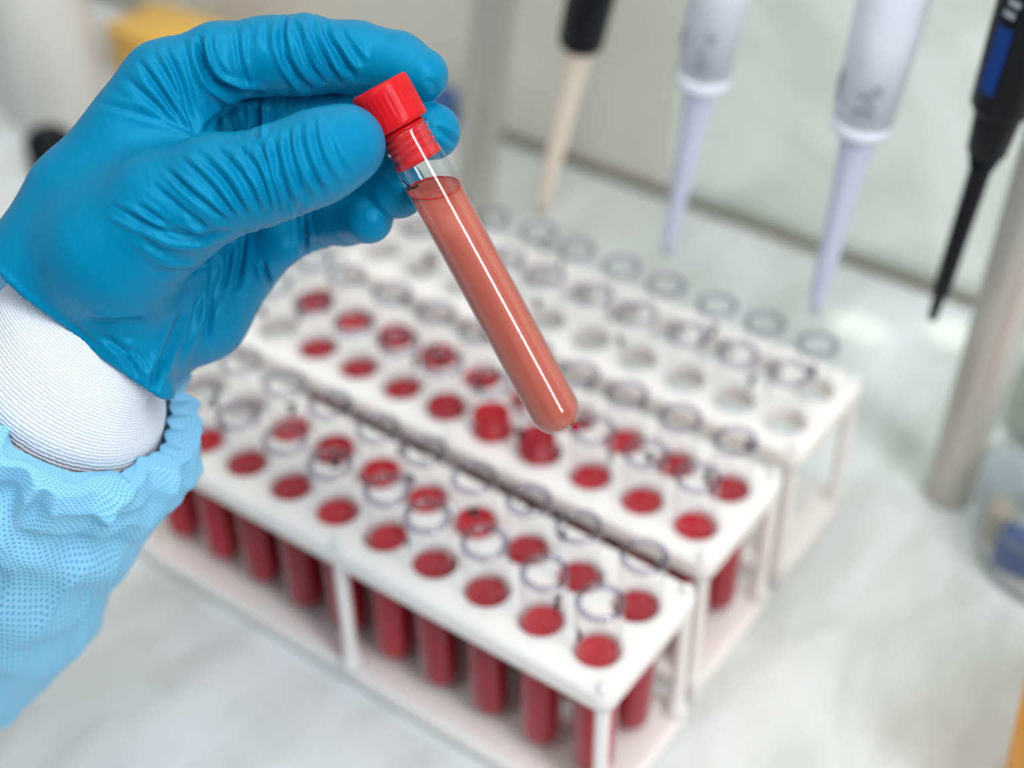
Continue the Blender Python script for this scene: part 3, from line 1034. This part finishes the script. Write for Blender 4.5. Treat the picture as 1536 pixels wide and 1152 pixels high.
M['cuff'] = cuff_mat(); M['gown'] = gown_mat()
ax0 = pn
ax1 = np.array([-0.52, -0.62, -0.58]); ax1 /= np.linalg.norm(ax1)
c0 = hp(150, 470, -11)             # inside the glove
c1 = hp(112, 520, -11)
c2 = hp(108, 570, -17)
c3 = hp(98, 625, -26)
st = []
for t in np.linspace(0, 1, 26):
    if t < 0.35: q = t / 0.35; c = lerp(c0, c1, q); r1, r2 = lerp(20, 23.5, q), lerp(14.0, 16.5, q); a = lerp(ax0, ax1, q * 0.15)
    elif t < 0.75: q = (t - 0.35) / 0.4; c = lerp(c1, c2, q); r1, r2 = lerp(23.5, 26.0, q), lerp(16.5, 25.5, q); a = lerp(ax0, ax1, 0.15 + 0.75 * q)
    else: q = (t - 0.75) / 0.25; c = lerp(c2, c3, q); r1, r2 = lerp(26.0, 26.5, q), lerp(25.5, 26, q); a = lerp(ax0, ax1, 0.9 + 0.1 * q)
    st.append((c, a, r1, r2))
nzc = vnoise(77)


def cuff_r(i, a):
    t = i / 25
    w = float(nzc(np.array(math.cos(a) * 1.5 + 5), np.array(math.sin(a) * 1.5 + t * 2 + 5)))
    return 1 + 0.05 * (w - 0.5) * min(1, max(0, t - 0.3) * 3), 0.0


sweep('knit_cuff', st, 120, M['cuff'], cuff_r, (40, 14))

# sleeve: gathered where it meets the cuff, puffed out, then along the forearm
g0 = hp(110, 585, -19)
st = []
NS = 90
prof_s = [(0.0, 26.6, 26.0, 0.0), (0.03, 28.5, 28.0, -1.5), (0.07, 32.5, 32.0, -1.5), (0.13, 35.5, 35.0, 3.0), (0.22, 37, 37, 10), (0.4, 37.5, 38, 26), (1.0, 37, 38, 125)]


def interp(t, col):
    for p, q in zip(prof_s, prof_s[1:]):
        if p[0] <= t <= q[0]:
            w = (t - p[0]) / (q[0] - p[0]); return p[col] + (q[col] - p[col]) * w
    return prof_s[-1][col]


for i in range(NS):
    t = (i / (NS - 1)) ** 1.6
    st.append((g0 + ax1 * interp(t, 3), ax1, interp(t, 1), interp(t, 2)))
ng1, ng2, ng3 = vnoise(101), vnoise(102), vnoise(103)
SEG = 240


def sleeve_r(i, a):
    t = (i / (NS - 1)) ** 1.6
    ca, sa = math.cos(a), math.sin(a)
    g = float(ng1(np.array(a * 5.4), np.array(t * 6 + 3.0)))            # gathers
    g2 = float(ng2(np.array(a * 2.0 + t * 5), np.array(t * 9 + 1.0)))
    g3 = float(ng3(np.array(ca * 1.6 + 4), np.array(sa * 1.6 + t * 7 + 4)))
    rid2 = 0.0
    if a > 2 * PI - 0.5:           # close the ring without a seam
        w = (a - (2 * PI - 0.5)) / 0.5
        g = g * (1 - w) + w * float(ng1(np.array((a - 2 * PI) * 5.4 + 64), np.array(t * 6 + 3.0)))
        g2 = g2 * (1 - w) + w * float(ng2(np.array((a - 2 * PI) * 2.0 + t * 5 + 64), np.array(t * 9 + 1.0)))
    k = math.exp(-t * 9)
    rid = 1 - abs(2 * g - 1)
    f = 1 + 0.34 * (rid - 0.5) * (0.22 + k) * min(1, t * 30 + 0.25) + 0.17 * (g2 - 0.5) * min(1, t * 8) + 0.10 * (g3 - 0.5) * min(1, t * 6)
    lobe = math.exp(-((a - 3.75) / 0.55) ** 2) * math.exp(-((t - 0.08) / 0.10) ** 2)   # the far edge puffs up behind the wrist
    puck = 6.0 * (float(ng1(np.array(math.cos(a) * 9 + 20), np.array(math.sin(a) * 9 + 20))) - 0.5) * math.exp(-((t - 0.035) / 0.035) ** 2)          # small puckers of the elastic
    return f + 0.22 * lobe + 0.010 * puck, 2.5 * (g2 - 0.5) * min(1, t * 10) - 22 * lobe


sweep('gown_sleeve', st, SEG, M['gown'], sleeve_r, (170, 92))

# ------------------------------------------------------------------ pipette stand and pipettes
BR = on_table(1422, 742); BL = on_table(702, 362)
pdir = BR - BL; pdir[2] = 0; pdir /= np.linalg.norm(pdir)
PN = np.array([-pdir[1], pdir[0], 0.0])
stand = empty('pipette_stand', (0, 0, 0), 'steel pipette stand with round posts behind the racks', 'stand')
TOPZ = 0.40
posts = []
for (bx, by), (tx, ty) in (((1422, 742), (1500, 478)), ((702, 362), (736, 60))):
    a = on_plane(bx, by, BR, PN); b = on_plane(tx, ty, BR, PN)
    a[2] = 0.0
    d = (b - a) / np.linalg.norm(b - a)
    L_ = TOPZ / d[2]
    posts.append((a, d, L_))
    o = lathe_obj('post', [(0.0, 0), (0.0, 0.0096), (0.0012, 0.0103), (0.02, 0.0103), (L_, 0.0103), (L_, 0)], M['steel'], stand, 40)
    m4 = frame(a, d, pdir); o.matrix_local = m4
ta = posts[0][0] + posts[0][1] * posts[0][2]; tb = posts[1][0] + posts[1][1] * posts[1][2]
o = lathe_obj('rail', [(-0.03, 0), (-0.03, 0.007), (np.linalg.norm(ta - tb) + 0.03, 0.007), (np.linalg.norm(ta - tb) + 0.03, 0)], M['steel'], stand, 24)
o.matrix_local = frame(tb, ta - tb, (0, 0, 1))

PG = 'pipettes hanging on the stand'
if PN @ BACK < 0: PN = -PN
PH = BR + PN * 0.034


def pipette(tip, upper, label, spec):
    a = on_plane(*tip, PH, PN); b = on_plane(*upper, PH, PN)
    d = (b - a) / np.linalg.norm(b - a)
    root = empty('pipette', frame(a, d, pdir), label, 'pipette', PG)
    dep = float((R @ (a - CAM))[2]); s = dep / FPX / 1.0       # metres per pixel at its distance
    ln = np.linalg.norm(b - a) / math.hypot(upper[0] - tip[0], upper[1] - tip[1])
    for name, prof, mat, sy in spec:
        lathe_obj(name, [(z * ln, r * s) for z, r in prof], mat, root, 36, sx=1.0, sy=sy)
    return root, ln, s


def decal(root, ln, s, z, x, w, h, rad, mat, name, sy=1.0):
    """thin printed patch wrapped on the front of a barrel"""
    bm = bmesh.new(); n_ = 6; rows = []
    for k in range(n_ + 1):
        xx = x - w / 2 + w * k / n_
        th = math.asin(max(-1, min(1, xx / rad)))
        yy = -rad * math.cos(th) * sy - 0.6
        rows.append((bm.verts.new((xx * s, yy * s, (z - h / 2) * ln)), bm.verts.new((xx * s, yy * s, (z + h / 2) * ln))))
    for p, q in zip(rows, rows[1:]): bm.faces.new((p[0], q[0], q[1], p[1]))
    bm_obj(name, bm, mat, root)


# black pipette with cream shaft beside the left post
r_, ln, s = pipette((812, 318), (876, 40), 'pipette with black body and cream shaft next to the left steel post',
                    [('shaft', [(0, 0), (0, 10), (20, 11), (110, 14), (190, 16), (250, 21), (264, 25), (264, 0)], M['cream'], 1.0),
                     ('body', [(262, 0), (262, 29), (267, 31), (420, 34), (760, 42), (770, 36), (770, 0)], M['black'], 1.0)])
# first white pipette
r_, ln, s = pipette((1000, 382), (1060, 90), 'first white pipette from the left post, slim lilac shaft',
                    [('shaft', [(0, 0), (0, 6), (22, 9), (80, 12), (180, 16), (240, 21), (262, 24), (262, 0)], M['lilac_p'], 1.0),
                     ('collar', [(262, 0), (262, 32), (267, 36), (284, 37), (284, 0)], M['white_p'], 1.0),
                     ('body', [(284, 0), (284, 36), (420, 41), (760, 50), (770, 44), (770, 0)], M['white_p'], 1.0)])
for z, x, w, h in ((302, 16, 22, 9), (318, 14, 7, 14), (330, -30, 12, 10), (318, -31, 9, 14), (345, 22, 8, 12)):
    decal(r_, ln, s, z, x, w, h, 40, M['grey_print'], 'printed_mark')
# second white pipette
r_, ln, s = pipette((1221, 470), (1296, 175), 'second white pipette, larger, between the first white one and the black one',
                    [('shaft', [(0, 0), (0, 7), (26, 12), (90, 15), (170, 17), (258, 23), (284, 26), (284, 0)], M['lilac_p'], 1.0),
                     ('collar', [(284, 0), (284, 36), (290, 40), (304, 41), (304, 0)], M['white_p'], 1.0),
                     ('body', [(304, 0), (304, 40), (420, 45), (760, 54), (770, 46), (770, 0)], M['white_p'], 1.0)])
for z, x, w, h in ((330, -34, 12, 10), (352, -33, 10, 26), (326, 18, 26, 9), (340, 22, 10, 12), (352, 16, 16, 6), (360, 28, 8, 14)):
    decal(r_, ln, s, z, x, w, h, 44, M['grey_print'], 'printed_mark')
# black pipette at the right
r_, ln, s = pipette((1398, 478), (1477, 235), 'all-black pipette next to the right steel post',
                    [('shaft', [(0, 0), (0, 7), (38, 9), (42, 13), (150, 14), (236, 15.5), (262, 24), (262, 0)], M['black'], 1.0),
                     ('collar', [(258, 0), (258, 20), (264, 27), (316, 32), (324, 33), (324, 0)], M['black'], 1.0),
                     ('body', [(320, 0), (320, 36), (328, 41), (420, 45), (760, 54), (770, 44), (770, 0)], M['black'], 1.0)])
decal(r_, ln, s, 398, -9, 24, 84, 46, M['blue_label'], 'blue_label')
for k in range(6):
    decal(r_, ln, s, 456 + k * 14, -9 + (k % 2) * 3, 17, 8, 47, M['grey_print'], 'printed_mark')

# ------------------------------------------------------------------ things at the edges of the view
# clear plastic jar of odds and ends at the right
p = on_table(1592, 832)
jar = empty('plastic_jar', p, 'clear plastic jar with glossy pale lid and blue insert at right edge', 'jar')
jar.location = (p[0], p[1], 0)
lathe_obj('jar_wall', [(0.0, 0), (0.0, 0.034), (0.002, 0.036), (0.024, 0.037), (0.028, 0.037)], M['clear_plastic'], jar, 48)
lathe_obj('lid', [(0.026, 0), (0.026, 0.0385), (0.0275, 0.0395), (0.034, 0.0395), (0.037, 0.036), (0.0375, 0.030), (0.0362, 0.027), (0.0362, 0)], M['clear_plastic'], jar, 48)
bm = bmesh.new()
rbox(bm, -0.021, -0.004, -0.028, -0.016, 0.004, 0.022, 0.002)
bm_obj('blue_insert', bm, M['navy'], jar)
bm = bmesh.new(); rbox(bm, -0.031, -0.022, -0.014, -0.002, 0.004, 0.020, 0.002)
bm_obj('beige_insert', bm, M['beige'], jar)
lathe_obj('insert_pad', [(0.0005, 0), (0.0005, 0.033), (0.004, 0.033), (0.004, 0)], M['milky'], jar, 40)

# glass flask behind it
p = on_table(1590, 640)
fl = empty('glass_flask', (p[0], p[1], 0), 'clear glass flask beyond the jar at right edge', 'flask')
lathe_obj('flask_wall', [(0, 0), (0, 0.022), (0.003, 0.026), (0.030, 0.024), (0.055, 0.014), (0.095, 0.013), (0.097, 0.015), (0.098, 0.0145)], M['clear_plastic'], fl, 40)
lathe_obj('liquid', [(0.001, 0), (0.001, 0.021), (0.004, 0.025), (0.02, 0.024), (0.02, 0)], M['clear_fluid'], fl, 40)

# orange bin at the lower right edge
ob = on_table(1668, 1250)
orange = empty('orange_container', (ob[0], ob[1], 0), 'orange plastic container half out of view at lower right corner', 'container')
lathe_obj('body', [(0, 0), (0, 0.036), (0.003, 0.038), (0.092, 0.043), (0.092, 0.041), (0.006, 0.036), (0.006, 0)], M['orange'], orange, 48)
lathe_obj('rim', [(0.0925, 0.0405), (0.0925, 0.0455), (0.095, 0.046), (0.097, 0.044), (0.097, 0.0405), (0.0925, 0.0405)], M['milky'], orange, 48)

# far left of the bench
p = on_table(92, 172)
bt = empty('milky_bottle', (p[0], p[1], 0), 'large milky plastic bottle behind the wrist at upper left', 'bottle')
lathe_obj('bottle_wall', [(0, 0), (0, 0.026), (0.003, 0.0285), (0.12, 0.0285), (0.15, 0.024), (0.162, 0.013), (0.18, 0.013), (0.18, 0)], M['milky'], bt, 40)
lathe_obj('screw_cap', [(0.172, 0), (0.172, 0.0155), (0.174, 0.016), (0.194, 0.016), (0.196, 0.0145), (0.196, 0)], M['white_p'], bt, 32)

p = on_table(84, 258)
kn = empty('black_knob', (p[0], p[1], 0), 'black ridged screw knob on the bench behind the wrist', 'knob')
bm = bmesh.new(); nk = 40
rg_ = [[bm.verts.new(((r - (0.0007 if k % 2 else 0)) * math.cos(2 * PI * k / nk), (r - (0.0007 if k % 2 else 0)) * math.sin(2 * PI * k / nk), z)) for k in range(nk)]
       for z, r in ((0, 0.0125), (0.001, 0.0135), (0.022, 0.0135), (0.025, 0.011))]
for a_, b_ in zip(rg_, rg_[1:]):
    for k in range(nk): bm.faces.new((a_[k], a_[(k + 1) % nk], b_[(k + 1) % nk], b_[k]))
bm.faces.new(rg_[0][::-1]); bm.faces.new(rg_[-1])
bm_obj('grip', bm, M['black'], kn)
lathe_obj('top_disc', [(0.0248, 0.0105), (0.0262, 0.0095), (0.0262, 0)], M['black'], kn, 32)

p = on_table(268, 112)
bx = empty('yellow_box', (p[0], p[1], 0), 'yellow plastic box with glossy lid behind the knuckles', 'box')
bm = bmesh.new(); rbox(bm, -0.036, 0.036, -0.022, 0.022, 0.0, 0.026, 0.003); bm_obj('box_body', bm, M['yellow'], bx)
bm = bmesh.new(); rbox(bm, -0.0375, 0.0375, -0.0235, 0.0235, 0.0262, 0.033, 0.0025); bm_obj('lid', bm, M['yellow'], bx)

p = on_table(664, 212)
nv = empty('blue_cap_bottle', (p[0], p[1], 0), 'small bottle with navy cap half hidden behind the middle fingertip', 'bottle')
lathe_obj('bottle_wall', [(0, 0), (0, 0.009), (0.001, 0.010), (0.010, 0.010), (0.013, 0.008), (0.013, 0)], M['milky'], nv, 32)
lathe_obj('cap', [(0.0132, 0), (0.0132, 0.0105), (0.030, 0.0105), (0.032, 0.009), (0.032, 0)], M['navy'], nv, 32)
